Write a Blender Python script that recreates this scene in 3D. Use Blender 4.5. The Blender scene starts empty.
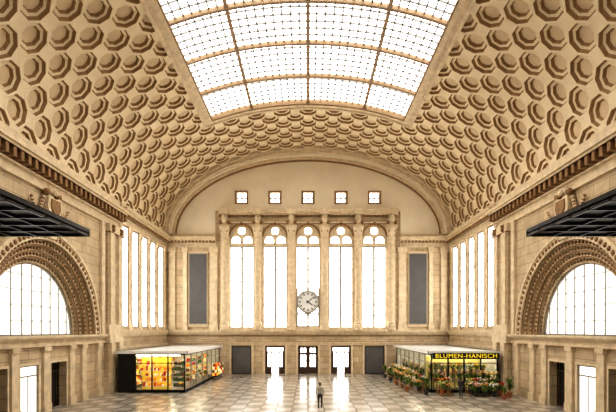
import bpy, bmesh, math, random
from mathutils import Vector, Matrix
random.seed(7)
F=440.0; H=5.7; YB=57.1; W=18.3; K=YB/F
BX=lambda px:(px-308)*K
BZ=lambda py:H+(330-py)*K
scene=bpy.context.scene
try:
    scene.view_settings.view_transform='Standard'
    scene.view_settings.look='High Contrast'
except Exception as e: print('look',e)

# ------------------------------------------------------------ materials
def mat(name,col,rough=.6,metal=0,emit=0,ecol=None,var=0,vscale=1.5,bump=0,spec=.5):
    m=bpy.data.materials.new(name); m.use_nodes=True
    nt=m.node_tree; p=nt.nodes['Principled BSDF']
    p.inputs['Base Color'].default_value=(*col,1); p.inputs['Roughness'].default_value=rough
    p.inputs['Metallic'].default_value=metal; p.inputs['Specular IOR Level'].default_value=spec
    if emit:
        p.inputs['Emission Color'].default_value=(*(ecol or col),1); p.inputs['Emission Strength'].default_value=emit
    if var:
        tc=nt.nodes.new('ShaderNodeTexCoord'); n=nt.nodes.new('ShaderNodeTexNoise'); n.inputs['Scale'].default_value=vscale
        n.inputs['Detail'].default_value=6
        nt.links.new(tc.outputs['Object'],n.inputs['Vector'])
        r=nt.nodes.new('ShaderNodeValToRGB')
        r.color_ramp.elements[0].position=.3; r.color_ramp.elements[1].position=.7
        r.color_ramp.elements[0].color=(*[c*(1-var) for c in col],1); r.color_ramp.elements[1].color=(*[min(1,c*(1+var)) for c in col],1)
        nt.links.new(n.outputs['Fac'],r.inputs['Fac']); nt.links.new(r.outputs['Color'],p.inputs['Base Color'])
        if bump:
            b=nt.nodes.new('ShaderNodeBump'); b.inputs['Strength'].default_value=bump; b.inputs['Distance'].default_value=.05
            nt.links.new(n.outputs['Fac'],b.inputs['Height']); nt.links.new(b.outputs['Normal'],p.inputs['Normal'])
    return m
def ashlar(name,col,bw=1.5,rh=.75,dark=.8):
    m=mat(name,col,.7); nt=m.node_tree; p=nt.nodes['Principled BSDF']
    tc=nt.nodes.new('ShaderNodeTexCoord'); sx=nt.nodes.new('ShaderNodeSeparateXYZ'); nt.links.new(tc.outputs['Object'],sx.inputs[0])
    a=nt.nodes.new('ShaderNodeMath'); a.operation='ADD'; nt.links.new(sx.outputs['X'],a.inputs[0]); nt.links.new(sx.outputs['Y'],a.inputs[1])
    c=nt.nodes.new('ShaderNodeCombineXYZ'); nt.links.new(a.outputs[0],c.inputs['X']); nt.links.new(sx.outputs['Z'],c.inputs['Y'])
    b=nt.nodes.new('ShaderNodeTexBrick'); b.inputs['Scale'].default_value=1; b.inputs['Brick Width'].default_value=bw; b.inputs['Row Height'].default_value=rh
    b.inputs['Mortar Size'].default_value=.022; b.inputs['Mortar Smooth'].default_value=.3; b.inputs['Bias'].default_value=0
    b.inputs['Color1'].default_value=(*col,1); b.inputs['Color2'].default_value=(col[0]*.84,col[1]*.81,col[2]*.76,1); b.inputs['Mortar'].default_value=(*[x*.45 for x in col],1)
    nt.links.new(c.outputs[0],b.inputs['Vector'])
    n=nt.nodes.new('ShaderNodeTexNoise'); n.inputs['Scale'].default_value=.9; n.inputs['Detail'].default_value=8; nt.links.new(tc.outputs['Object'],n.inputs['Vector'])
    mr=nt.nodes.new('ShaderNodeMapRange'); mr.inputs['From Min'].default_value=.3; mr.inputs['From Max'].default_value=.7; mr.inputs['To Min'].default_value=.8; mr.inputs['To Max'].default_value=1.1
    nt.links.new(n.outputs['Fac'],mr.inputs['Value'])
    mx=nt.nodes.new('ShaderNodeVectorMath'); mx.operation='SCALE'
    nt.links.new(b.outputs['Color'],mx.inputs[0]); nt.links.new(mr.outputs[0],mx.inputs['Scale']); nt.links.new(mx.outputs[0],p.inputs['Base Color'])
    return m
STONE=ashlar('sandstone_ashlar',(.64,.51,.34))
STONE2=mat('sandstone_trim',(.70,.575,.40),.65,var=.14,vscale=2,bump=.1)
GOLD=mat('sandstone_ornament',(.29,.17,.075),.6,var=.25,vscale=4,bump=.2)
BROWN=mat('cornice_shade_brown',(.08,.035,.018),.5,var=.2,vscale=3)  # cornice shade as a colour, between brackets and on the underside
VAULT=mat('vault_plaster',(.80,.68,.48),.75,var=.05,vscale=.8)
VAULTIN=mat('vault_coffer_field',(.70,.56,.37),.75,var=.06,vscale=1.2)  # toned below the rib colour, recess shade put into the plaster
VAULTST=mat('vault_coffer_step_shade',(.37,.24,.12),.75,var=.12,vscale=1.2)  # step faces darkened to paint in the coffers' crevice shadows
TYMP=mat('tympanum_plaster',(.86,.77,.60),.8,var=.05,vscale=.5)
GLASSW=mat('glowing_frosted_glass',(.9,.9,.9),.3,emit=4.4,ecol=(1,.985,.95))  # panes emit by themselves, standing in for daylight from outside
SKYG=mat('skylight_frosted_glass',(.9,.9,.9),.3,emit=5.2,ecol=(1,.99,.97))  # self-glowing panes replace sky light coming through the roof
GLASSM=mat('arch_frosted_glass',(.9,.9,.88),.3,emit=.78,ecol=(1,.985,.95))  # weak emission imitates daylight on arch panes and white door panels
MULL=mat('mullion_grey',(.36,.32,.26),.5)
MULLD=mat('mullion_bronze',(.30,.19,.09),.45)
MULLW=mat('skylight_glazing_bar',(.24,.23,.21),.5)
SCREEN=mat('grey_screen',(.13,.127,.125),.5,var=.08,vscale=1)
BLACK=mat('black_metal',(.012,.012,.014),.35)
DARK=mat('dark_interior',(.035,.025,.018),.7)
WOOD=mat('door_dark_wood',(.07,.04,.025),.4)
ROOF=mat('kiosk_roof_panel',(.70,.72,.72),.3)
WHITE=mat('white_paint',(.85,.84,.8),.5)
LAMP=mat('lamp_tube',(1,1,1),.3,emit=24,ecol=(1,.85,.6))
YEL=mat('sign_yellow',(.95,.75,.05),.5,emit=.35,ecol=(1,.75,.05))
CANU=mat('canopy_underside',(.02,.021,.026),.4)
# glass
GL=bpy.data.materials.new('kiosk_clear_glass'); GL.use_nodes=True
nt=GL.node_tree; nt.nodes.clear()
o=nt.nodes.new('ShaderNodeOutputMaterial'); mx=nt.nodes.new('ShaderNodeMixShader'); tr=nt.nodes.new('ShaderNodeBsdfTransparent'); gs=nt.nodes.new('ShaderNodeBsdfGlossy')
tr.inputs[0].default_value=(.93,.95,.95,1); gs.inputs['Roughness'].default_value=.03; mx.inputs[0].default_value=.09
nt.links.new(tr.outputs[0],mx.inputs[1]); nt.links.new(gs.outputs[0],mx.inputs[2]); nt.links.new(mx.outputs[0],o.inputs[0])
# floor
FLOOR=mat('polished_stone_tiles',(.6,.55,.47),.14); nt=FLOOR.node_tree; p=nt.nodes['Principled BSDF']
tc=nt.nodes.new('ShaderNodeTexCoord')
ck=nt.nodes.new('ShaderNodeTexChecker'); ck.inputs['Scale'].default_value=1/1.15; ck.inputs['Color1'].default_value=(.54,.49,.42,1); ck.inputs['Color2'].default_value=(.385,.345,.29,1)
nt.links.new(tc.outputs['Object'],ck.inputs['Vector'])
b=nt.nodes.new('ShaderNodeTexBrick'); b.offset=0; b.inputs['Scale'].default_value=1; b.inputs['Brick Width'].default_value=1.15; b.inputs['Row Height'].default_value=1.15
b.inputs['Mortar Size'].default_value=.04; b.inputs['Mortar Smooth'].default_value=.2
b.inputs['Mortar'].default_value=(.24,.19,.14,1)
nt.links.new(ck.outputs['Color'],b.inputs['Color1']); nt.links.new(ck.outputs['Color'],b.inputs['Color2'])
nt.links.new(tc.outputs['Object'],b.inputs['Vector'])
n=nt.nodes.new('ShaderNodeTexNoise'); n.inputs['Scale'].default_value=.35; n.inputs['Detail'].default_value=8; nt.links.new(tc.outputs['Object'],n.inputs['Vector'])
mr=nt.nodes.new('ShaderNodeMapRange'); mr.inputs['From Min'].default_value=.3; mr.inputs['From Max'].default_value=.7; mr.inputs['To Min'].default_value=.8; mr.inputs['To Max'].default_value=1.1
nt.links.new(n.outputs['Fac'],mr.inputs['Value']); vm=nt.nodes.new('ShaderNodeVectorMath'); vm.operation='SCALE'
nt.links.new(b.outputs['Color'],vm.inputs[0]); nt.links.new(mr.outputs[0],vm.inputs['Scale']); nt.links.new(vm.outputs[0],p.inputs['Base Color'])
p.inputs['Specular IOR Level'].default_value=.65
mr2=nt.nodes.new('ShaderNodeMapRange'); mr2.inputs['To Min'].default_value=.1; mr2.inputs['To Max'].default_value=.28
nt.links.new(n.outputs['Fac'],mr2.inputs['Value']); nt.links.new(mr2.outputs[0],p.inputs['Roughness'])

# ------------------------------------------------------------ builder
_t=(1+5**.5)/2
ICO_V=[Vector(v).normalized() for v in [(-1,_t,0),(1,_t,0),(-1,-_t,0),(1,-_t,0),(0,-1,_t),(0,1,_t),(0,-1,-_t),(0,1,-_t),(_t,0,-1),(_t,0,1),(-_t,0,-1),(-_t,0,1)]]
ICO_F=[(0,11,5),(0,5,1),(0,1,7),(0,7,10),(0,10,11),(1,5,9),(5,11,4),(11,10,2),(10,7,6),(7,1,8),(3,9,4),(3,4,2),(3,2,6),(3,6,8),(3,8,9),(4,9,5),(2,4,11),(6,2,10),(8,6,7),(9,8,1)]
def plate_mesh(polys,t):
    cu=bpy.data.curves.new('tmp','CURVE'); cu.dimensions='2D'; cu.fill_mode='BOTH'; cu.extrude=t/2
    for pl in polys:
        sp=cu.splines.new('POLY'); sp.points.add(len(pl)-1)
        for i,(a,b_) in enumerate(pl): sp.points[i].co=(a,b_,0,1)
        sp.use_cyclic_u=True
    ob=bpy.data.objects.new('tmp',cu); scene.collection.objects.link(ob); bpy.context.view_layer.update()
    me=bpy.data.meshes.new_from_object(ob.evaluated_get(bpy.context.evaluated_depsgraph_get()))
    v=[tuple(x.co) for x in me.vertices]; f=[tuple(q.vertices) for q in me.polygons]
    bpy.data.objects.remove(ob); bpy.data.curves.remove(cu); bpy.data.meshes.remove(me)
    return v,f
def rect(a,b_,c,d): return [(a,c),(b_,c),(b_,d),(a,d)]
def semi(cx,z0,r,n=32,base=None):
    pts=[(cx+r*math.cos(math.pi*i/n),z0+r*math.sin(math.pi*i/n)) for i in range(n+1)]
    if base is not None: pts=[(cx+r,base)]+pts+[(cx-r,base)]
    return pts
def circ(cx,cz,r,n=20): return [(cx+r*math.cos(2*math.pi*i/n),cz+r*math.sin(2*math.pi*i/n)) for i in range(n)]
def annulus(cx,z0,r1,r0,n=40):
    return [(cx+r1*math.cos(math.pi*i/n),z0+r1*math.sin(math.pi*i/n)) for i in range(n+1)]+[(cx+r0*math.cos(math.pi*i/n),z0+r0*math.sin(math.pi*i/n)) for i in range(n,-1,-1)]
class B:
    def __init__(s,name,sx=1): s.name=name; s.v=[]; s.f=[]; s.m=[]; s.mats=[]; s.sx=sx; s.sm=[]
    def add(s,vs,fs,m,smooth=False):
        if m not in s.mats: s.mats.append(m)
        k=s.mats.index(m); o=len(s.v)
        s.v+=[(s.sx*p[0],p[1],p[2]) for p in vs]
        for f in fs:
            s.f.append(tuple(i+o for i in f)); s.m.append(k); s.sm.append(smooth)
    def box(s,x0,x1,y0,y1,z0,z1,m):
        s.add([(x0,y0,z0),(x1,y0,z0),(x1,y1,z0),(x0,y1,z0),(x0,y0,z1),(x1,y0,z1),(x1,y1,z1),(x0,y1,z1)],
              [(3,2,1,0),(4,5,6,7),(0,1,5,4),(1,2,6,5),(2,3,7,6),(3,0,4,7)],m)
    def lathe(s,cx,cy,prof,m,n=14):
        vs=[];fs=[]
        for r,z in prof:
            for i in range(n):
                a=2*math.pi*i/n; vs.append((cx+r*math.cos(a),cy+r*math.sin(a),z))
        for k in range(len(prof)-1):
            for i in range(n):
                j=(i+1)%n; fs.append((k*n+i,k*n+j,(k+1)*n+j,(k+1)*n+i))
        fs.append(tuple(range(n))[::-1]); fs.append(tuple(range((len(prof)-1)*n,len(prof)*n)))
        s.add(vs,fs,m,False)
    def tube(s,p0,p1,r,m,n=6,r1=None):
        p0=Vector(p0);p1=Vector(p1);d=(p1-p0).normalized(); a=d.orthogonal().normalized(); c=d.cross(a); r1=r if r1 is None else r1
        vs=[];
        for q,rr in ((p0,r),(p1,r1)):
            for i in range(n):
                t=2*math.pi*i/n; vs.append(tuple(q+a*rr*math.cos(t)+c*rr*math.sin(t)))
        fs=[(i,(i+1)%n,n+(i+1)%n,n+i) for i in range(n)]+[tuple(range(n))[::-1],tuple(range(n,2*n))]
        s.add(vs,fs,m)
    def blob(s,x,y,z,r,m,sc=(1,1,1),smooth=True):
        s.add([(x+v.x*r*sc[0],y+v.y*r*sc[1],z+v.z*r*sc[2]) for v in ICO_V],ICO_F,m,smooth)
    def ell(s,c,r,m,n=16,k=10,cond=None,R=None):
        vs=[];fs=[]
        for a in range(k+1):
            ph=math.pi*a/k
            for i in range(n):
                t=2*math.pi*i/n; q=Vector((r[0]*math.sin(ph)*math.cos(t),r[1]*math.sin(ph)*math.sin(t),r[2]*math.cos(ph)))
                if R: q=R@q
                vs.append((c[0]+q.x,c[1]+q.y,c[2]+q.z))
        for a in range(k):
            for i in range(n):
                j=(i+1)%n; f=(a*n+i,a*n+j,(a+1)*n+j,(a+1)*n+i)
                if cond:
                    cc=sum((Vector(vs[q]) for q in f),Vector())/4-Vector(c)
                    if not cond(cc): continue
                fs.append(f)
        s.add(vs,fs,m,True)
    def plxz(s,polys,y0,t,m):
        v,f=plate_mesh(polys,t); s.add([(a,y0+t/2+c,b_) for a,b_,c in v],f,m)
    def plyz(s,polys,x0,t,m):
        v,f=plate_mesh(polys,t); s.add([(x0+t/2+c,a,b_) for a,b_,c in v],f,m)
    def obj(s,parent=None):
        me=bpy.data.meshes.new(s.name); me.from_pydata(s.v,[],s.f)
        for m in s.mats: me.materials.append(m)
        me.polygons.foreach_set('material_index',s.m); me.polygons.foreach_set('use_smooth',s.sm)
        bm=bmesh.new(); bm.from_mesh(me); bmesh.ops.recalc_face_normals(bm,faces=bm.faces); bm.to_mesh(me); bm.free()
        ob=bpy.data.objects.new(s.name,me); scene.collection.objects.link(ob)
        if parent: ob.parent=parent
        return ob
def empty(name,loc=(0,0,0)):
    e=bpy.data.objects.new(name,None); e.location=loc; e.empty_display_size=.3; scene.collection.objects.link(e); return e

YN=-6.0   # open end behind the camera
# ------------------------------------------------------------ floor
b=B('floor'); b.box(-21,21,YN,60,-.3,0,FLOOR); b.obj()

# ------------------------------------------------------------ vault
ZS=18.04; EA=18.3; EB=10.8
NT=3000; TH=[math.pi*(1-i/NT) for i in range(NT+1)]; SS=[0.0]
for i in range(NT):
    a,c=TH[i],TH[i+1]; SS.append(SS[-1]+math.hypot(EA*(math.cos(a)-math.cos(c)),EB*(math.sin(a)-math.sin(c))))
L=SS[-1]
import bisect as bs
def surf(u,y,d=0):
    if u<=0: th=math.pi; ex=-u
    elif u>=L: th=0; ex=u-L
    else:
        k=min(NT-1,max(0,bs.bisect_right(SS,u)-1)); t=(u-SS[k])/(SS[k+1]-SS[k]); th=TH[k]+(TH[k+1]-TH[k])*t; ex=0
    n=Vector((math.cos(th)/EA,0,math.sin(th)/EB)).normalized()
    return (EA*math.cos(th)+n.x*d,y,ZS-ex+EB*math.sin(th)+n.z*d)
def s_of_x(x):
    th=math.acos(max(-1,min(1,x/EA))); return SS[min(NT,max(0,int(round((math.pi-th)/math.pi*NT))))]
def cbox(bl,u0,u1,y0,y1,d0,d1,m,n=None):
    n=n or max(1,int((u1-u0)/.8)); vs=[];fs=[]
    for i in range(n+1):
        u=u0+(u1-u0)*i/n
        vs+=[surf(u,y0,d0),surf(u,y1,d0),surf(u,y1,d1),surf(u,y0,d1)]
    for i in range(n):
        o=i*4
        for k in range(4): fs.append((o+k,o+(k+1)%4,o+4+(k+1)%4,o+4+k))
    fs+= [(3,2,1,0),(n*4,n*4+1,n*4+2,n*4+3)]
    bl.add(vs,fs,m)
SKX=9.85; BRD=.95
uS0,uS1=s_of_x(-SKX),s_of_x(SKX)
YS1=45.0; YS0=8.0
uB0,uB1=uS0-BRD,uS1+BRD
YV1=YB-1.1
NU=34; hu=L/NU; hv=1.36
bm=bmesh.new()
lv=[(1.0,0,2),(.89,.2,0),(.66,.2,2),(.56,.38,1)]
ap=.5*math.hypot(hu,hv)-.085; RC=ap/math.cos(math.pi/8)
for i in range(0,NU+1):
    for j in range(-6,46):
        if (i+j)%2: continue
        cu_,cv=i*hu,YV1-j*hv
        if cv<YN-1: continue
        if uB0+1.5<cu_<uB1-1.5 and YS0-BRD+1.5<cv<YS1+BRD-1.5: continue
        cor=[bm.verts.new((cu_+dx*hu,cv+dy*hv,0)) for dx,dy in ((1,0),(0,1),(-1,0),(0,-1))]
        rings=[]
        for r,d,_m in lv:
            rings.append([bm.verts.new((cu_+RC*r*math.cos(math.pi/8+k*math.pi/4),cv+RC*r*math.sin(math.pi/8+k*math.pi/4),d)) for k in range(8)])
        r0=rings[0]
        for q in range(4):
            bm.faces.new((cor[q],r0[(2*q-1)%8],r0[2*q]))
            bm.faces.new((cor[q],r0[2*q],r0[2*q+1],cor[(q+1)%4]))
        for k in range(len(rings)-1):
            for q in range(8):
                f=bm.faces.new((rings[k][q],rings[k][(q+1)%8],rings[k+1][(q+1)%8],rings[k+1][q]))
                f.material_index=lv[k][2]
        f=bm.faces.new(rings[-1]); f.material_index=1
def bis(co,no,clr=False):
    bmesh.ops.bisect_plane(bm,geom=bm.verts[:]+bm.edges[:]+bm.faces[:],plane_co=co,plane_no=no,clear_outer=clr)
bis((.0,0,0),(-1,0,0),True); bis((L,0,0),(1,0,0),True); bis((0,YV1,0),(0,1,0),True); bis((0,YN,0),(0,-1,0),True)
bis((uB0,0,0),(1,0,0)); bis((uB1,0,0),(1,0,0)); bis((0,YS1+BRD,0),(0,1,0)); bis((0,YS0-BRD,0),(0,1,0))
dele=[f for f in bm.faces if uB0<f.calc_center_median().x<uB1 and YS0-BRD<f.calc_center_median().y<YS1+BRD]
bmesh.ops.delete(bm,geom=dele,context='FACES')
for v in bm.verts: v.co=surf(v.co.x,v.co.y,v.co.z)
me=bpy.data.meshes.new('ceiling'); bm.to_mesh(me); bm.free(); me.materials.append(VAULT); me.materials.append(VAULTIN); me.materials.append(VAULTST)
ceil=bpy.data.objects.new('ceiling',me); scene.collection.objects.link(ceil)
b=B('light_block_shell')  # unseen backing behind the coffers, added to block outside light
for (a,c,y0,y1) in ((0,uB0,YN,YB+1.2),(uB1,L,YN,YB+1.2),(uB0,uB1,YS1+BRD-.05,YB+1.2),(uB0,uB1,YN,YS0-BRD+.05)):
    cbox(b,a,c,y0,y1,.66,.8,VAULT)
b.obj(ceil)
b=B('skylight_surround')
for k,(w0,w1,d) in enumerate(((0,.4,-.16),(.4,.7,-.02),(.7,BRD+.03,-.12))):
    cbox(b,uS0-w1,uS0-w0,YS0-w1,YS1+w1,d,.8,STONE2,1); cbox(b,uS1+w0,uS1+w1,YS0-w1,YS1+w1,d,.8,STONE2,1)
    cbox(b,uS0-w0,uS1+w0,YS1+w0,YS1+w1,d,.8,STONE2); cbox(b,uS0-w0,uS1+w0,YS0-w1,YS0-w0,d,.8,STONE2)
cbox(b,uS0-.02,uS0+.14,YS0,YS1,-.1,.5,MULLD,1); cbox(b,uS1-.14,uS1+.02,YS0,YS1,-.1,.5,MULLD,1); cbox(b,uS0,uS1,YS1-.16,YS1+.02,-.1,.5,MULLD)
b.obj(ceil)
# skylight
b=B('skylight')
cbox(b,uS0,uS1,YS0,YS1,.42,.46,SKYG,24)
ribs=[uS0]+[s_of_x(x) for x in (-5.75,0,5.75)]+[uS1]
for u in ribs[1:4]: cbox(b,u-.14,u+.14,YS0,YS1,.05,.4,MULLD,1)
P=4.625
for k in range(1,8):
    y=YS1-P*k
    cbox(b,uS0,uS1,y-.12,y+.12,.06,.38,MULLD,24)
for q in range(4):
    nn=9 if q in (1,2) else 7
    for k in range(1,nn):
        u=ribs[q]+(ribs[q+1]-ribs[q])*k/nn
        cbox(b,u-.056,u+.056,YS0,YS1,.3,.41,MULLW,1)
for k in range(0,8):
    for j in range(1,6):
        y=YS1-P*k-P*j/6
        if y>YS0: cbox(b,uS0,uS1,y-.052,y+.052,.3,.41,MULLW,20)
b.obj(ceil)

# ------------------------------------------------------------ back wall
winc=[BX(x) for x in (241.5,275,308,341,374.5)]
WH=1.55
b=B('wall_back')
holes=[]
for c in winc:
    holes.append(rect(c-WH,c+WH,6.1,16.55)); holes.append(semi(c,17.85,WH-.05,base=16.95)); holes.append(rect(c-.68,c+.68,22.2,23.55))
low=[(-19.6,0)]
for c in winc: low+=[(c-1.3,0),(c-1.3,3.6),(c+1.3,3.6),(c+1.3,0)]
outer=low+[(19.6,0),(19.6,ZS)]+[(19.0*math.cos(math.pi*i/60),ZS+11.4*math.sin(math.pi*i/60)) for i in range(0,61)]+[(-19.6,ZS)]
v,f=plate_mesh([outer]+holes,1.2)
b.add([(a,YB+.6+c,z) for a,z,c in v],f,STONE)
b.obj()
b=B('trim_1')
n=60
ty=[(17.5*math.cos(math.pi*i/n),ZS+10.0*math.sin(math.pi*i/n)) for i in range(n+1)]
hs=[rect(c-.68,c+.68,22.2,23.55) for c in winc]
b.plxz([[(-17.5,ZS),(-12,ZS),(-12,21.2),(12,21.2),(12,ZS),(17.5,ZS)]+ty[1:-1]]+hs,YB-.05,.05,TYMP)
def ering(i0,i1,y0,t,m):
    pts=[((EA-i0)*math.cos(math.pi*i/n),ZS+(EB-i0)*math.sin(math.pi*i/n)) for i in range(n+1)]+[((EA-i1)*math.cos(math.pi*i/n),ZS+(EB-i1)*math.sin(math.pi*i/n)) for i in range(n,-1,-1)]
    b.plxz([pts],y0,t,m)
ering(-.6,.12,YB-1.25,1.25,STONE2); ering(.0,.45,YB-1.0,1.0,STONE2); ering(.4,.75,YB-.75,.75,TYMP); ering(.7,1.15,YB-.45,.45,STONE2); ering(1.1,1.3,YB-.28,.25,GOLD)
b.obj()
def steps(b,x0,x1,y,lst,m):
    for z0,z1,pj in lst: b.box(x0,x1,y-pj,y,z0,z1,m)
b=B('trim_2')
steps(b,-W,W,YB,[(3.75,4.0,.15),(4.0,4.15,.25),(5.05,5.25,.2),(5.25,5.5,.4),(5.5,5.72,.55)],STONE2)
b.box(-W,W,YB-.22,YB,5.0,5.06,GOLD); b.box(-W,W,YB-.18,YB,4.15,4.2,GOLD)
for c in winc:
    b.box(c-1.55,c-1.3,YB-.15,YB,0,3.75,STONE2); b.box(c+1.3,c+1.55,YB-.15,YB,0,3.75,STONE2)
for sx in (-1,1):
    b.sx=sx
    steps(b,11.9,W,YB,[(16.4,16.6,.25),(16.6,17.0,.15),(17.0,17.2,.4),(17.2,17.45,.7),(17.45,17.7,.9),(17.7,18.06,.35)],STONE2)
    x=12.0
    while x<17.9: b.box(x,x+.22,YB-.6,YB,17.0,17.2,GOLD); x+=.45
    for xc,w in ((12.2,.95),(15.9,.5),(17.6,.8)):
        b.box(xc-w/2,xc+w/2,YB-.3,YB,5.72,16.4,STONE2); b.box(xc-w/2-.12,xc+w/2+.12,YB-.42,YB,5.72,6.4,STONE2); b.box(xc-w/2-.12,xc+w/2+.12,YB-.42,YB,15.7,16.4,STONE2)
    for xc,w in ((12.6,.9),(17.6,.8)): b.box(xc-w/2,xc+w/2,YB-.25,YB,0,3.75,STONE2)
    b.plxz([rect(12.95,15.5,6.1,15.9),rect(13.05,15.4,6.45,15.6)],YB-.12,.12,STONE2)
b.sx=1
steps(b,-11.6,11.6,YB,[(19.55,19.75,.2),(20.55,20.75,.5),(20.75,20.95,.75),(20.95,21.2,.9)],STONE2)
b.box(-11.6,11.6,YB-.15,YB,19.75,19.83,GOLD)
x=-11.5
while x<11.4: b.box(x,x+.16,YB-.42,YB,20.38,20.55,GOLD); x+=.33
cols=[BX(x) for x in (225,258,291.5,324.5,358,391)]
for i,c in enumerate(cols):
    r=.42
    b.box(c-.55,c+.55,YB-.25,YB,5.72,19.55,STONE2)
    b.lathe(c,YB-.3,[(r+.18,5.72),(r+.18,6.3),(r+.1,6.45),(r+.14,6.6),(r,6.8),(r,12),(r-.05,17.4),(r+.06,17.5),(r-.02,17.7),(r+.12,18.2),(r+.25,18.7),(r+.28,18.9)],STONE2,24)
    b.box(c-.7,c+.7,YB-.85,YB,18.9,19.15,STONE2)
    b.box(c-.38,c+.38,YB-.6,YB,19.15,20.55,STONE2); b.blob(c,YB-.7,19.9,.45,STONE2,(.9,.6,1.3)); b.blob(c-.42,YB-.5,19.55,.28,GOLD); b.blob(c+.42,YB-.5,19.55,.28,GOLD); b.blob(c,YB-.95,20.25,.22,STONE2)
    b.box(c-.55,c+.55,YB-1.0,YB,20.55,21.3,STONE2)
    for dx in (-.3,0,.3): b.blob(c+dx,YB-.66,18.45,.2,GOLD)
for c in winc:
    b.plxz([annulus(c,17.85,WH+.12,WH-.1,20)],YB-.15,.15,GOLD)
    b.box(c-WH,c+WH,YB-.1,YB+.6,16.55,16.95,STONE2); b.box(c-WH-.05,c+WH+.05,YB-.35,YB,5.72,6.1,STONE2)
    b.plxz([rect(c-.85,c+.85,22.03,23.72),rect(c-.68,c+.68,22.2,23.55)],YB-.14,.1,GOLD)
    b.blob(c,YB-.15,19.45,.25,GOLD,(1,.6,1.2))
b.obj()
wn=[0]
def wname(): wn[0]+=1; return 'window_%d'%wn[0]
for c in winc:
    b=B(wname())
    b.box(c-WH-.05,c+WH+.05,YB+.75,YB+.8,6.0,19.5,GLASSW)
    y0,y1=YB+.45,YB+.6
    b.box(c-.14,c+.14,y0,y1,6.1,16.55,MULL)
    for s_ in (-1,1): b.box(c+s_*WH-.1,c+s_*WH+.1,y0,y1,6.1,16.55,MULL)
    for q in range(1,7):
        z=6.1+10.45*q/7; b.box(c-WH,c+WH,y0+.05,y1,z-.035,z+.035,MULL)
    for s_ in (-.5,.5): b.box(c+s_*WH-.035,c+s_*WH+.035,y0+.05,y1,6.1,16.55,MULL)
    r=.58
    b.plxz([semi(c,17.85,WH-.04,base=16.95),semi(c-.76,17.35,r,14,17.0),semi(c+.76,17.35,r,14,17.0),circ(c,18.62,.5)],YB+.25,.2,STONE2)
    for s_ in (-1,1): b.box(c+s_*.76-.04,c+s_*.76+.04,YB+.5,YB+.6,17,17.93,MULL)
    b.box(c-.04,c+.04,YB+.5,YB+.6,18.1,19.1,MULL); b.box(c-.5,c+.5,YB+.5,YB+.6,18.58,18.66,MULL)
    b.obj()
for c in winc:
    b=B(wname()); b.box(c-.72,c+.72,YB+.5,YB+.55,22.15,23.6,GLASSW)
    b.box(c-.07,c+.07,YB+.3,YB+.45,22.2,23.55,MULL); b.box(c-.68,c+.68,YB+.3,YB+.45,22.82,22.96,MULL)
    for s_ in (-1,1): b.box(c+s_*.62-.06,c+s_*.62+.06,YB+.3,YB+.45,22.2,23.55,MULL)
    b.obj()
def door(i,c,kind):
    b=B('door_%d'%i)
    if kind=='panel':
        b.box(c-1.3,c+1.3,YB+.1,YB+.2,0,3.6,SCREEN); b.plxz([rect(c-1.3,c+1.3,0,3.6),rect(c-1.18,c+1.18,.1,3.5)],YB+.02,.12,BLACK)
    else:
        b.box(c-1.29,c+1.29,YB+.7,YB+.75,0,3.6,GLASSW)
        hs=[]
        if kind=='glazed':
            for q in (-1,1):
                hs+=[rect(c+q*.62-.36,c+q*.62+.36,.9,2.45),rect(c+q*.62-.36,c+q*.62+.36,2.75,3.35)]
            b.plxz([rect(c-1.3,c+1.3,0,3.6)]+hs,YB+.3,.12,WOOD)
            for q in (-1,1):
                b.box(c+q*.62-.04,c+q*.62+.04,YB+.32,YB+.4,.9,3.35,WOOD); b.box(c+q*.62-.36,c+q*.62+.36,YB+.32,YB+.4,1.62,1.7,WOOD); b.tube((c+q*.14,YB+.22,.95),(c+q*.14,YB+.22,1.5),.03,MULLD)
        else:
            q=kind
            hs=[rect(c-.45,c+.45,.02,2.75),rect(c-.95,c-.6,.9,2.75) ,rect(c+.6,c+.95,.9,2.75),rect(c-1.05,c+1.05,2.95,3.4)]
            b.plxz([rect(c-1.3,c+1.3,0,3.6)]+hs,YB+.3,.12,WOOD)
            b.box(c+q*.5-.06,c+q*.5+.06,YB+.42,YB+.68,0.02,2.7,WOOD)
            b.box(c-1.05,c+1.05,YB+.32,YB+.4,3.15,3.2,WOOD)
    b.obj()
for i,(c,k) in enumerate(zip(winc,('panel',-1,'glazed',1,'panel'))): door(i+1,c,k)
for sx in (-1,1):
    b=B('display_screen',sx); b.box(13.1,15.35,YB-.14,YB-.02,6.5,15.55,SCREEN)
    b.plxz([rect(13.05,15.4,6.45,15.6),rect(13.13,15.32,6.53,15.52)],YB-.2,.1,MULL); b.obj()
# clock
cz=BZ(302); yc=YB-.25
b=B('station_clock')
def disc(r0,y0,t,m): b.plxz([circ(0,cz,r0,40)],y0,t,m)
disc(1.42,yc,.25,BLACK); disc(1.3,yc-.02,.1,WHITE)
b.plxz([circ(0,cz,1.48,40),circ(0,cz,1.32,40)],yc-.08,.2,MULL)
def hand(a,r0,r1,w,w1,y):
    d=Vector((math.sin(a),0,math.cos(a))); n_=Vector((math.cos(a),0,-math.sin(a))); C=Vector((0,y,cz))
    q=[C+d*r0-n_*w,C+d*r0+n_*w,C+d*r1+n_*w1,C+d*r1-n_*w1]
    b.add([tuple(x) for x in q]+[tuple(x+Vector((0,-.02,0))) for x in q],[(0,1,2,3),(7,6,5,4),(0,4,5,1),(1,5,6,2),(2,6,7,3),(3,7,4,0)],BLACK)
for k in range(60):
    r0,w=(.9,.06) if k%5==0 else (1.1,.015)
    hand(2*math.pi*k/60,r0,1.2,w,w,yc-.03)
hand(math.radians(126),-.25,.75,.08,.05,yc-.06); hand(math.radians(50),-.25,1.1,.06,.035,yc-.07)
b.plxz([rect(-1.45,1.45,6.1,11.1),rect(-1.3,1.3,7.9,10.95),rect(-1.3,-.06,6.25,7.7),rect(.06,1.3,6.25,7.7)],yc+.26,.1,MULL)
b.obj()

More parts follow.
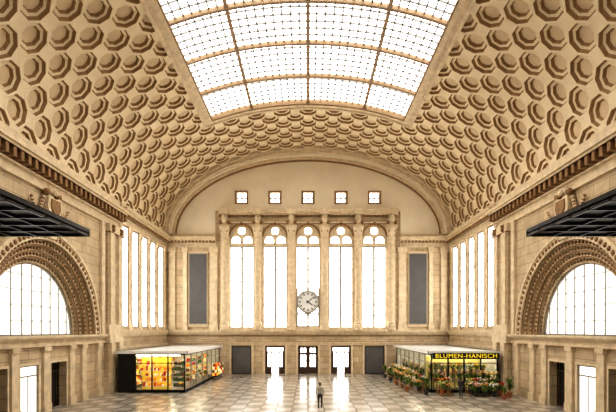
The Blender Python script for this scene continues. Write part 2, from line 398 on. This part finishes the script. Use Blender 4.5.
# ------------------------------------------------------------ side walls
YP0,YP1=39.5,42.3
bays=[31.0,11.5]
FP=2.68; FW=[43.95+FP*k for k in range(5)]; FWh=.9
for side,sx in (('left',-1),('right',1)):
    b=B('wall_'+side,sx)
    low=[(YN,0)]
    for c in sorted(bays):
        for q in (-5.3,-2.1,1.25): low+=[(c+q-1.0,0),(c+q-1.0,3.35),(c+q+1.0,3.35),(c+q+1.0,0)]
    outer=low+[(YB+.02,0),(YB+.02,ZS+.05),(YN,ZS+.05)]
    holes=[semi(c,5.3,6.7,48) for c in bays]+[rect(y-FWh,y+FWh,6.0,16.1) for y in FW]
    b.plyz([outer]+holes,W,1.3,STONE)
    b.obj()
    b=B('trim_3' if sx<0 else 'trim_4',sx)
    for c in bays:
        b.plyz([annulus(c,5.3,7.25,6.68)],W-.16,.3,STONE2)
        b.plyz([annulus(c,5.3,7.4,7.2)],W-.24,.3,STONE2)
        for k,(r0,d) in enumerate(((6.3,.22),(5.9,.45),(5.5,.7),(5.1,.95))):
            b.plyz([annulus(c,5.3,6.75,r0)],W+d,1.3-d,(STONE2,STONE)[k%2])
        for rr,x,sp,s_ in ((6.95,W-.18,.46,.18),(6.5,W+.2,.40,.14),(6.1,W+.43,.36,.12),(5.7,W+.68,.36,.12),(5.3,W+.92,.36,.1)):
            nn=int(math.pi*rr/sp)
            for i in range(nn+1):
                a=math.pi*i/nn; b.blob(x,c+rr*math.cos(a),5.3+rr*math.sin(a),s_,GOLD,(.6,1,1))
        for rr,x in ((7.2,W-.1),(6.68,W+.0),(6.3,W+.23),(5.9,W+.46),(5.5,W+.71)):
            b.plyz([annulus(c,5.3,rr+.05,rr-.05)],x-.03,.06,GOLD)
        b.box(W-.4,W,c-.4,c+.4,12.1,13.2,STONE2)
        z0=14.2
        b.plyz([[(c-.75,z0+.9),(c-.85,z0),(c-.5,z0-.8),(c,z0-1.15),(c+.5,z0-.8),(c+.85,z0),(c+.75,z0+.9),(c,z0+.7)]],W-.5,.5,STONE2)
        b.plyz([[(c-.5,z0+.6),(c-.55,z0),(c,z0-.8),(c+.55,z0),(c+.5,z0+.6)]],W-.6,.2,GOLD)
        for i in range(26):
            t=i/25
            for s_ in (-1,1):
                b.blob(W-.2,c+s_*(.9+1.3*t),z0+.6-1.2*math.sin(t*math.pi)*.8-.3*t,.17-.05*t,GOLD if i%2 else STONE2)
        for s_ in (-1,1):
            b.blob(W-.3,c+s_*.7,z0+1.0,.3,GOLD); b.blob(W-.3,c+s_*.35,z0+1.2,.25,STONE2)
        b.blob(W-.35,c,z0+1.25,.3,STONE2)
        y0,y1=c-8.1,YP0 if c==31.0 else c+8.1
        for z0_,z1_,pj in ((4.55,4.75,.2),(4.75,5.0,.12),(5.0,5.15,.3),(5.15,5.32,.45)): b.box(W-pj,W,y0,y1,z0_,z1_,STONE2)
        b.box(W-.22,W,y0,y1,4.5,4.56,GOLD)
        b.box(W,W+1.25,c-5.2,c+5.2,4.9,5.3,STONE2)
        for q in (-6.8,-3.7,-.42,2.9,4.7,7.3):
            w=.34
            b.box(W-.18,W,c+q-w,c+q+w,0,4.55,STONE2); b.box(W-.28,W,c+q-w-.08,c+q+w+.08,0,.6,STONE2); b.box(W-.28,W,c+q-w-.06,c+q+w+.06,4.25,4.55,STONE2)
        for q in (-5.3,-2.1,1.25):
            b.plyz([[(c+q-1.15,0),(c+q-1.15,3.52),(c+q+1.15,3.52),(c+q+1.15,0),(c+q+1.0,0),(c+q+1.0,3.36),(c+q-1.0,3.36),(c+q-1.0,0)]],W-.08,.1,STONE2)
    for z0_,z1_,pj in ((15.3,15.5,.2),(15.5,15.95,.12),(15.95,16.1,.3),(16.72,16.9,.85),(16.9,17.15,1.0),(17.15,17.3,.8),(17.3,18.1,.12)): b.box(W-pj,W,YN,YP1+.3,z0_,z1_,STONE2)
    y=YN
    while y<YP1+.1:
        b.box(W-.78,W,y,y+.3,16.12,16.7,GOLD); y+=.7
    b.box(W-.1,W,YN,YP1+.3,16.1,16.72,BROWN)  # dark strip painting in the shade behind the brackets
    b.box(W-.84,W,YN,YP1+.3,16.68,16.73,BROWN)  # dark underside strip, cornice shadow put in as colour
    for (p0,p1) in ((YP0,YP1),(19.9,22.7)):
        b.box(W-.35,W,p0,p1,0,15.3,STONE)
        b.box(W-.55,W,p0-.12,p1+.12,0,1.0,STONE2); b.box(W-.6,W,p0-.12,p1+.12,4.55,5.32,STONE2); b.box(W-.5,W,p0-.1,p1+.1,5.32,6.2,STONE2)
        b.box(W-.55,W,p0-.1,p1+.1,14.6,15.3,STONE2)
        b.box(W-.55,W,p0+.15,p0+.95,6.2,14.6,STONE2); b.box(W-.55,W,p1-.95,p1-.15,6.2,14.6,STONE2)
        b.box(W-.62,W,p0+.15,p0+1.0,1.0,4.55,STONE2); b.box(W-.62,W,p1-1.0,p1-.15,1.0,4.55,STONE2)
        b.box(W-.58,W,p0-.1,p1+.1,14.52,14.6,GOLD)
        for yy in (p0+.55,p1-.55):
            for dz in (0,.3): b.blob(W-.6,yy,14.8+dz,.22,GOLD)
    for yy in (38.9,23.2):
        b.box(W-.25,W,yy-.3,yy+.3,5.32,15.3,STONE2)
    for z0_,z1_,pj in ((16.2,16.4,.15),(16.4,16.9,.1),(16.9,17.1,.35),(17.1,17.4,.6),(17.4,17.65,.8),(17.65,18.1,.3)): b.box(W-pj,W,YP1+.3,YB,z0_,z1_,STONE2)
    y=YP1+.4
    while y<YB-.9: b.box(W-.55,W,y,y+.25,16.9,17.1,GOLD); y+=.5
    for z0_,z1_,pj in ((3.75,4.1,.2),(5.05,5.25,.15),(5.25,5.5,.3),(5.5,5.72,.4)): b.box(W-pj,W,YP1,YB,z0_,z1_,STONE2)
    for k in range(6):
        y=FW[0]-FP/2+FP*k
        y=min(max(y,YP1+.33),YB-.33)
        b.box(W-.1,W,y-.32,y+.32,5.72,16.2,STONE2)
        b.box(W-.18,W,y-.36,y+.36,5.72,6.4,STONE2); b.box(W-.2,W,y-.36,y+.36,15.6,16.2,STONE2)
    b.obj()
    for y in FW:
        b=B(wname(),sx); b.box(W+.12,W+.17,y-FWh-.0,y+FWh+.0,5.98,16.12,GLASSW)
        for yy in (y-FWh+.05,y,y+FWh-.05): b.box(W+.03,W+.1,yy-.05,yy+.05,6,16.1,MULL)
        for q in range(0,7): z=6.05+10.0*q/6; b.box(W+.03,W+.1,y-FWh,y+FWh,z-.05,z+.05,MULL)
        b.obj()
    for c in bays:
        b=B(wname(),sx); b.plyz([semi(c,5.28,5.2,40)],W+1.22,.05,GLASSM)
        def half(z): return math.sqrt(max(0,5.1**2-(z-5.3)**2))
        for k in range(-4,5):
            yy=k*1.1; zt=5.3+math.sqrt(max(0,5.1**2-yy**2)); b.box(W+1.12,W+1.2,c+yy-.02,c+yy+.02,5.3,zt,MULL)
        for k in range(1,5):
            z=5.3+1.05*k; h_=half(z); b.box(W+1.12,W+1.2,c-h_,c+h_,z-.02,z+.02,MULL)
        b.plyz([annulus(c,5.3,5.12,5.0)],W+1.1,.12,MULL); b.box(W+1.1,W+1.22,c-5.1,c+5.1,5.28,5.4,MULL)
        b.obj()
dn=5
for sx in (-1,1):
    for c in bays:
        for k,q in enumerate((-5.3,-2.1,1.25)):
            dn+=1; y=c+q
            b=B('door_%d'%dn,sx)
            b.box(W+.7,W+.78,y-.99,y+.99,0.01,3.34,GLASSM if k==1 else DARK)
            b.plyz([rect(y-.99,y+.99,0.01,3.34),rect(y-.92,y-.04,.1,2.6),rect(y+.04,y+.92,.1,2.6),rect(y-.92,y+.92,2.7,3.27)],W+.5 if k!=1 else W+.1,.1,WOOD if k!=1 else MULL)
            if k==1: b.box(W+.12,W+.18,y-.94,y+.94,.08,3.3,GLASSM)
            b.obj()

# ------------------------------------------------------------ dark canopies
for sx in (-1,1):
    b=B('suspended_canopy',sx)
    x0,x1,y0,y1,z=12.4,W+.0,12.5,25.0,11.0
    b.box(x0,x1,y0,y1,z+.12,z+.2,CANU)
    b.box(x0,x0+.15,y0,y1,z,z+.42,BLACK); b.box(x0,x1,y1-.15,y1,z,z+.3,BLACK); b.box(x0,x1,y0,y0+.15,z,z+.42,BLACK)
    for k in range(1,9): y=y0+(y1-y0)*k/9; b.box(x0,x1,y-.06,y+.06,z-.02,z+.14,BLACK)
    for k in range(1,4): x=x0+(x1-x0)*k/4; b.box(x-.05,x+.05,y0,y1,z,z+.13,BLACK)
    for y in (16.5,21.9): b.tube((x0+.1,y,z+.4),(W,y,z+2.2),.04,BLACK)
    b.obj()

# ------------------------------------------------------------ kiosks
KX0,KX1,KY0,KY1,KH=11.2,17.3,40.0,55.8,3.75
def cm(name,c,e=0): return mat(name,c,.6,emit=e)
GOODS_L=[cm('goods_orange',(.85,.32,.03),.35),cm('goods_yellow',(.9,.62,.06),.45),cm('goods_red',(.6,.04,.02),.2),cm('goods_cream',(.9,.75,.45),.5),cm('goods_brown',(.25,.1,.03)),cm('goods_green',(.1,.25,.05))]  # orange, yellow, red and cream goods self-glow, imitating display lighting
GREEN=[cm('leaf_dark',(.06,.13,.025)),cm('leaf_mid',(.17,.27,.06)),cm('leaf_light',(.42,.45,.14))]
PET=[cm('petal_yellow',(.88,.64,.1)),cm('petal_orange',(.78,.34,.06)),cm('petal_red',(.5,.06,.04)),cm('petal_cream',(.85,.75,.5)),cm('petal_white',(.88,.85,.75)),cm('petal_lime',(.55,.6,.18)),cm('petal_rose',(.65,.35,.32)),cm('petal_straw',(.75,.55,.25))]
BUCK=[cm('bucket_dark',(.06,.06,.055)),cm('bucket_terracotta',(.4,.16,.07)),cm('bucket_zinc',(.4,.4,.38)),cm('bucket_wicker',(.35,.2,.09))]
def kiosk(name,sx):
    root=empty(name,(0,0,0))
    b=B('frame',sx)
    b.box(KX0-.35,KX1+.1,KY0-.35,KY1+.1,KH-.12,KH,ROOF)
    b.box(KX0-.37,KX0-.3,KY0-.37,KY1+.1,KH-.2,KH+.04,WHITE); b.box(KX0-.37,KX1+.1,KY0-.37,KY0-.3,KH-.2,KH+.04,WHITE)
    b.box(KX0-.1,KX1,KY0-.1,KY1,KH-.32,KH-.12,BLACK)
    b.box(KX0,KX1,KY0,KY1,0,.12,MULL)
    b.box(KX0,KX1,KY0,KY0+.12,0,.25,BLACK); b.box(KX0,KX0+.12,KY0,KY1,0,.25,BLACK)
    fx=[KX0+.05,12.75,14.2,15.7,KX1-.05]
    for x in fx: b.box(x-.05,x+.05,KY0,KY0+.12,.1,KH-.3,BLACK)
    nS=7
    for k in range(nS+1):
        y=KY0+.05+(KY1-KY0-.1)*k/nS; b.box(KX0,KX0+.1,y-.05,y+.05,.1,KH-.3,MULL)
    b.box(KX0,KX1,KY0+.02,KY0+.1,2.65,2.72,BLACK); b.box(KX0+.02,KX0+.1,KY0,KY1,2.65,2.72,MULL)
    b.box(KX1-.1,KX1,KY0,KY1,0,KH-.2,WHITE); b.box(KX0,KX1,KY1-.1,KY1,0,KH-.2,WHITE)
    if sx<0: b.box(15.75,KX1,KY0-.02,KY0+.05,0.02,KH-.3,BLACK)
    for yy in (KY0+.5,KY0+3,KY0+6,KY0+9,KY0+12):
        b.box(KX0+.6,KX1-.6,yy,yy+.14,KH-.42,KH-.34,LAMP)
    b.obj(root)
    b=B('glazing',sx)
    b.box(KX0,KX1,KY0+.05,KY0+.07,.25,KH-.3,GL); b.box(KX0+.05,KX0+.07,KY0+.12,KY1,.25,KH-.3,GL)
    b.obj(root)
    return root
rL=kiosk('newsstand_kiosk',-1); rR=kiosk('flower_shop_kiosk',1)
b=B('merchandise_shelves',-1)
def shelfrow(b,x0,x1,y0,y1,axis,pal):
    for z in (.45,.95,1.45,1.95,2.45):
        b.box(x0,x1,y0,y1,z-.04,z,WHITE)
        t=(x0 if axis=='x' else y0)+.02; e=(x1 if axis=='x' else y1)
        while t<e-.2:
            w=random.uniform(.1,.32); h=random.uniform(.15,.4); m=random.choice(pal)
            if axis=='x': b.box(t,min(e,t+w),y0+.03,y1-.1,z,z+h,m)
            else: b.box(x0+.03,x1-.1,t,min(e,t+w),z,z+h,m)
            t+=w+random.uniform(.01,.08)
shelfrow(b,12.9,15.6,KY0+.9,KY0+1.4,'x',GOODS_L[:4]+[GOODS_L[1],GOODS_L[0]])
shelfrow(b,11.5,12.6,KY0+.6,KY0+1.0,'x',[GOODS_L[4],GOODS_L[5],GOODS_L[4],GREEN[0],GREEN[1]])
for y0 in (42.5,45,47.5,50,52.5): shelfrow(b,12.2,12.6,y0,y0+1.7,'y',GOODS_L+[WHITE,WHITE])
shelfrow(b,16.4,17.1,KY0+1.6,KY1-1,'y',GOODS_L+[WHITE])
b.box(12.9,15.6,KY0+1.42,KY0+1.5,.1,3.1,GOODS_L[1])  # yellow backing glows as well, shelf light put into its material
b.obj(rL)
for y in (50.2,51.8,53.4):
    b=B('postcard_rack',-1)
    b.lathe(10.6,y,[(.3,0),(.3,.05),(.03,.08),(.03,1.9)],BLACK,10)
    for z in (.5,.85,1.2,1.55):
        for k in range(6):
            a=k*math.pi/3; b.box(10.6+.22*math.cos(a)-.09,10.6+.22*math.cos(a)+.09,y+.22*math.sin(a)-.09,y+.22*math.sin(a)+.09,z,z+.28,random.choice(GOODS_L+[WHITE]))
    b.obj()

def bouquet(b,x,y,z,sc=1.0,nb=9):
    h=.38*sc; m=random.choice(BUCK)
    b.lathe(x,y,[(.13*sc,z),(.18*sc,z+h),(.19*sc,z+h),(.16*sc,z+h-.02)],m,10)
    c=random.choice(PET)
    R=.36*sc; top=z+h+.3*sc
    for k in range(26):
        a=random.uniform(0,6.28); r=R*random.uniform(.3,1.2); zz=top+random.uniform(-.25,.22)*sc
        q0=Vector((x,y,z+h*.7)); q1=Vector((x+r*math.cos(a),y+r*math.sin(a),zz))
        g=random.choice(GREEN)
        d=Vector((-math.sin(a),math.cos(a),0))*.07*sc; mid=(q0*.35+q1*.65)+Vector((0,0,.07*sc))
        b.add([tuple(q0),tuple(mid+d),tuple(q1),tuple(mid-d)],[(0,1,2,3)],g)
    if random.random()<.85:
      for k in range(nb+4):
        a=random.uniform(0,6.28); r=R*math.sqrt(random.random())*.9
        b.blob(x+r*math.cos(a),y+r*math.sin(a),top+.16*sc+random.uniform(-.1,.12)*sc-.25*r*r,.068*sc*random.uniform(.7,1.25),c if random.random()<.8 else random.choice(PET))
def plant(x,y,z,hh=1.4,n=40):
    b=B('potted_plant')
    b.lathe(x,y,[(.16,z),(.24,z+.4),(.25,z+.42),(.2,z+.4)],random.choice(BUCK),10)
    b.tube((x,y,z+.3),(x,y,z+hh*.6),.025,BUCK[3])
    for k in range(n):
        a=random.uniform(0,6.28); r=random.uniform(.15,.45)*hh/1.4; z1=z+.4+(hh-.4)*random.uniform(.25,1)
        q0=Vector((x,y,z+.35+(z1-z-.35)*.5)); q1=Vector((x+r*math.cos(a),y+r*math.sin(a),z1)); d=Vector((-math.sin(a),math.cos(a),.2))*.06
        mid=(q0+q1)/2+Vector((0,0,.12))
        b.add([tuple(q0),tuple(mid+d),tuple(q1),tuple(mid-d)],[(0,1,2,3)],random.choice(GREEN))
    b.obj()
b=B('flower_display')
for k,(yy,zz) in enumerate(((39.2,.9),(38.72,.5),(38.24,.12))):
    for (xa,xb) in ((11.4,12.6),(14.0,17.0)):
        b.box(xa,xb,yy-.24,yy+.24,zz-.06,zz,BUCK[3])
        for xx in (xa+.06,xb-.06): b.box(xx-.04,xx+.04,yy-.05,yy+.05,0,zz-.06,BUCK[3])
        x=xa+.25
        while x<xb: bouquet(b,x,yy,zz,random.uniform(.95,1.25)); x+=.5
for x in (14.4,15.1,15.9): bouquet(b,x,37.6+random.uniform(-.1,.1),0,1.2)
b.obj()
b=B('flower_display')
y=40.2
while y<54.5:
    for xx,zz in ((10.62,.55),(10.12,.12)):
        b.box(xx-.24,xx+.24,y-.3,y+.3,zz-.06,zz,BUCK[3])
        if zz>.2:
            b.box(xx-.2,xx-.14,y-.05,y+.05,0,zz-.06,BUCK[3]); b.box(xx+.14,xx+.2,y-.05,y+.05,0,zz-.06,BUCK[3])
        else: b.box(xx-.2,xx+.2,y-.2,y+.2,0,zz-.06,BUCK[3])
        bouquet(b,xx,y,zz,random.uniform(.9,1.2))
    y+=.62
b.obj()
for x,y,h_ in ((17.1,37.3,1.8),(9.2,41.0,1.3),(9.2,43.2,1.5),(9.2,46,1.3),(9.2,49,1.6),(9.2,52.5,1.7),(10.4,38.7,1.6),(16.2,36.3,1.0)): plant(x,y,0,h_,60)
b=B('shop_interior',1)
for y in (41.0,42.6):
    for z in (.9,1.7):
        b.box(11.6,16.9,y-.25,y+.25,z-.05,z,BUCK[3]); x=11.9
        while x<16.8: bouquet(b,x,y,z,.95); x+=.55
    for x in (11.7,14.2,16.8): b.box(x-.04,x+.04,y-.04,y+.04,.12,1.65,BUCK[3])
for y in range(44,55,2):
    b.box(11.7,12.3,y-.8,y+.8,.85,.9,BUCK[3]); b.box(11.9,12.1,y-.1,y+.1,.12,.85,BUCK[3])
    for q in (-.5,.1,.6): bouquet(b,12.0,y+q,.9,1.1)
b.box(11.6,17,43.4,43.5,.12,3.1,cm('shop_glow_partition',(.6,.53,.18),.3))  # partition glows by itself, painting in the shop's yellow-green interior light
b.obj(rR)
def text(s_,name,loc,size,wid,m,parent):
    cu=bpy.data.curves.new(name,'FONT'); cu.body=s_; cu.size=size; cu.extrude=.03; cu.space_character=1.12; cu.align_x='CENTER'; cu.align_y='CENTER'
    ob=bpy.data.objects.new(name,cu); scene.collection.objects.link(ob); bpy.context.view_layer.update()
    me=bpy.data.meshes.new_from_object(ob.evaluated_get(bpy.context.evaluated_depsgraph_get())); bpy.data.objects.remove(ob)
    w=max(v.co.x for v in me.vertices)-min(v.co.x for v in me.vertices)
    me.materials.clear(); me.materials.append(m)
    o2=bpy.data.objects.new(name,me); scene.collection.objects.link(o2); o2.location=loc; o2.rotation_euler=(math.pi/2,0,0); o2.scale=(wid/w,1,1); o2.parent=parent
b=B('sign_board'); b.box(11.2,17.2,KY0-.5,KY0-.38,KH-.66,KH-.12,BLACK); b.obj(rR)
text('BLUMEN-HANISCH','sign_lettering',(14.2,KY0-.54,KH-.39),.55,5.5,YEL,rR)

# ------------------------------------------------------------ people
SKIN=cm('skin',(.55,.33,.22))
def person(name,pos,ang,J,Rr,bones,headc,cols,hairc,h=1.0,look=0,longhair=False):
    root=empty(name,pos); root.rotation_euler=(0,0,ang); root.scale=(h,h,h)
    me=bpy.data.meshes.new('body'); names=list(J)
    me.from_pydata([J[k] for k in names],[(names.index(a),names.index(c)) for a,c,_ in bones],[])
    ob=bpy.data.objects.new('body',me); scene.collection.objects.link(ob)
    md=ob.modifiers.new('s','SKIN'); md.use_smooth_shade=True
    for i,k in enumerate(names):
        r=Rr[k]; me.skin_vertices[0].data[i].radius=r if isinstance(r,tuple) else (r,r)
        me.skin_vertices[0].data[i].use_root=(k=='pelvis')
    s2=ob.modifiers.new('d','SUBSURF'); s2.levels=2; s2.render_levels=2
    bpy.context.view_layer.update()
    m2=bpy.data.meshes.new_from_object(ob.evaluated_get(bpy.context.evaluated_depsgraph_get())); bpy.data.objects.remove(ob)
    m2.materials.clear(); ml=[]
    for a,c,k in bones:
        if cols[k] not in ml: ml.append(cols[k]); 
    for m in ml: m2.materials.append(m)
    for p_ in m2.polygons:
        best=9
        for a,c,k in bones:
            A=Vector(J[a]);C=Vector(J[c]); d=C-A; t=max(0,min(1,(p_.center-A).dot(d)/d.dot(d))); q=(p_.center-(A+d*t)).length
            if q<best: best=q; kk=k
        p_.material_index=ml.index(cols[kk]); p_.use_smooth=True
    ob=bpy.data.objects.new('body',m2); scene.collection.objects.link(ob); ob.parent=root
    b=B('head'); c=Vector(headc); R=Matrix.Rotation(look,3,'X')
    b.ell(c,(.077,.096,.118),SKIN,18,12,R=R)
    def P_(x,y,z): q=R@Vector((x,y,z)); return (c.x+q.x,c.y+q.y,c.z+q.z)
    b.tube(P_(0,.088,.02),P_(0,.112,-.025),.009,SKIN,6,.016)
    for s_ in (-1,1):
        b.ell(P_(s_*.03,.083,.012),(.013,.01,.008),WHITE,8,6); b.ell(P_(s_*.03,.091,.012),(.006,.004,.006),BLACK,8,6)
        b.ell(P_(s_*.078,-.005,-.005),(.01,.02,.032),SKIN,8,6)
    b.ell(P_(0,.09,-.058),(.025,.008,.007),cm('lips',(.45,.15,.12)),8,6)
    b.ell(c+R@Vector((0,-.012,.014)),(.086,.1,.122),hairc,18,12,cond=lambda q:(q.z>.035 or q.y<-.02) and q.z>-.075,R=R)
    if longhair: b.ell(c+Vector((0,-.06,-.05)),(.08,.055,.13),hairc,14,10)
    b.obj(root)
    b=B('hands')
    for s_,k in ((1,'wrL'),(-1,'wrR')):
        w=Vector(J[k]); el=Vector(J['elL' if s_>0 else 'elR']); d=(w-el).normalized()
        fwd=Vector((0,1,0)); side=(fwd-d*fwd.dot(d)).normalized(); nrm=d.cross(side)*(-s_)
        pc=w+d*.05
        M=Matrix((side,nrm,d)).transposed(); b.ell(pc,(.038,.016,.05),SKIN,10,8,R=M)
        for q,l in ((.028,.07),(.01,.08),(-.009,.075),(-.027,.058)):
            p0=pc+d*.038+side*q; p1=p0+d*l*.45+nrm*-.006*s_; p2=p1+(d*.8-nrm*.5).normalized()*l*.32; p3=p2+(d*.5-nrm*.8).normalized()*l*.28
            b.tube(p0,p1,.0088,SKIN,6,.008); b.tube(p1,p2,.008,SKIN,6,.0072); b.tube(p2,p3,.0072,SKIN,6,.006)
        p0=pc+side*.03-d*.015; p1=p0+(side+d*.8).normalized()*.035; p2=p1+(side*.4+d).normalized()*.03
        b.tube(p0,p1,.011,SKIN,6,.0095); b.tube(p1,p2,.0095,SKIN,6,.008)
    b.obj(root)
    return root
bones=[('pelvis','spine','top'),('spine','chest','top'),('chest','nb','top'),('nb','neck','skin'),('neck','hd','skin'),
 ('chest','shL','top'),('shL','elL','sleeve'),('elL','wrL','fore'),('chest','shR','top'),('shR','elR','sleeve'),('elR','wrR','fore'),
 ('pelvis','hiL','leg'),('hiL','knL','leg'),('knL','anL','leg'),('anL','heL','shoe'),('anL','toL','shoe'),('pelvis','hiR','leg'),('hiR','knR','leg'),('knR','anR','leg'),('anR','toR','shoe'),('anR','heR','shoe')]
RR=dict(pelvis=(.15,.11),spine=(.145,.105),chest=(.165,.115),nb=(.08,.07),neck=.05,hd=.045,shL=.066,shR=.066,elL=.045,elR=.045,wrL=.028,wrR=.028,
 hiL=.1,hiR=.1,knL=.062,knR=.062,anL=.045,anR=.045,toL=(.035,.03),toR=(.035,.03),heL=.035,heR=.035)
J=dict(pelvis=(0,0,.96),spine=(0,0,1.13),chest=(0,.01,1.31),nb=(0,0,1.455),neck=(0,.01,1.52),hd=(0,.02,1.6),
 shL=(.185,0,1.41),elL=(.25,-.06,1.14),wrL=(.25,.06,.9),shR=(-.185,0,1.41),elR=(-.25,-.03,1.14),wrR=(-.22,.14,.93),
 hiL=(.1,0,.88),knL=(.11,.1,.49),anL=(.11,.12,.09),toL=(.12,.27,.035),heL=(.11,.08,.035),
 hiR=(-.1,0,.88),knR=(-.11,-.02,.48),anR=(-.11,-.2,.11),toR=(-.12,-.06,.035),heR=(-.11,-.24,.05))
person('walking_man',(.88,32.1,0.0),0,J,RR,bones,(0,.025,1.645),dict(top=cm('jacket_light',(.42,.38,.30)),sleeve=cm('jacket_light_sleeve',(.40,.36,.28)),fore=cm('cuff',(.40,.35,.28)),skin=SKIN,leg=cm('trousers_dark',(.03,.03,.035)),shoe=cm('shoes_dark',(.015,.012,.01))),cm('hair_dark',(.03,.02,.012)),h=1.06)
J2=dict(J); J2.update(spine=(0,.03,1.12),chest=(0,.1,1.29),nb=(0,.15,1.43),neck=(0,.18,1.49),hd=(0,.21,1.56),shL=(.165,.12,1.38),elL=(.2,.28,1.16),wrL=(.14,.48,1.06),shR=(-.165,.12,1.38),elR=(-.22,.16,1.1),wrR=(-.16,.36,.96),
 knL=(.1,.05,.49),anL=(.1,-.02,.09),toL=(.11,.13,.035),heL=(.1,-.06,.035),knR=(-.1,.0,.49),anR=(-.1,-.06,.09),toR=(-.11,.09,.035),heR=(-.1,-.1,.035))
coat=cm('coat_black',(.02,.018,.02))
person('florist_customer',(12.75,36.7,0.0),-.3,J2,RR,bones,(0,.225,1.6),dict(top=coat,sleeve=coat,fore=coat,skin=SKIN,leg=cm('jeans_grey',(.08,.075,.08)),shoe=coat),cm('hair_brown',(.08,.035,.015)),h=1.0,look=-.3,longhair=True)

# ------------------------------------------------------------ light
w=bpy.data.worlds.new('World'); scene.world=w; w.use_nodes=True
bg=w.node_tree.nodes['Background']; bg.inputs[0].default_value=(1,.95,.87,1); bg.inputs[1].default_value=.45
# ------------------------------------------------------------ camera
cd=bpy.data.cameras.new('camera'); cam=bpy.data.objects.new('camera',cd); scene.collection.objects.link(cam)
cam.location=(0,0,H); cam.rotation_euler=(math.pi/2,0,0); cd.sensor_width=36; cd.lens=F/616*36; cd.shift_x=0; cd.shift_y=124/616; cd.clip_end=300
scene.camera=cam
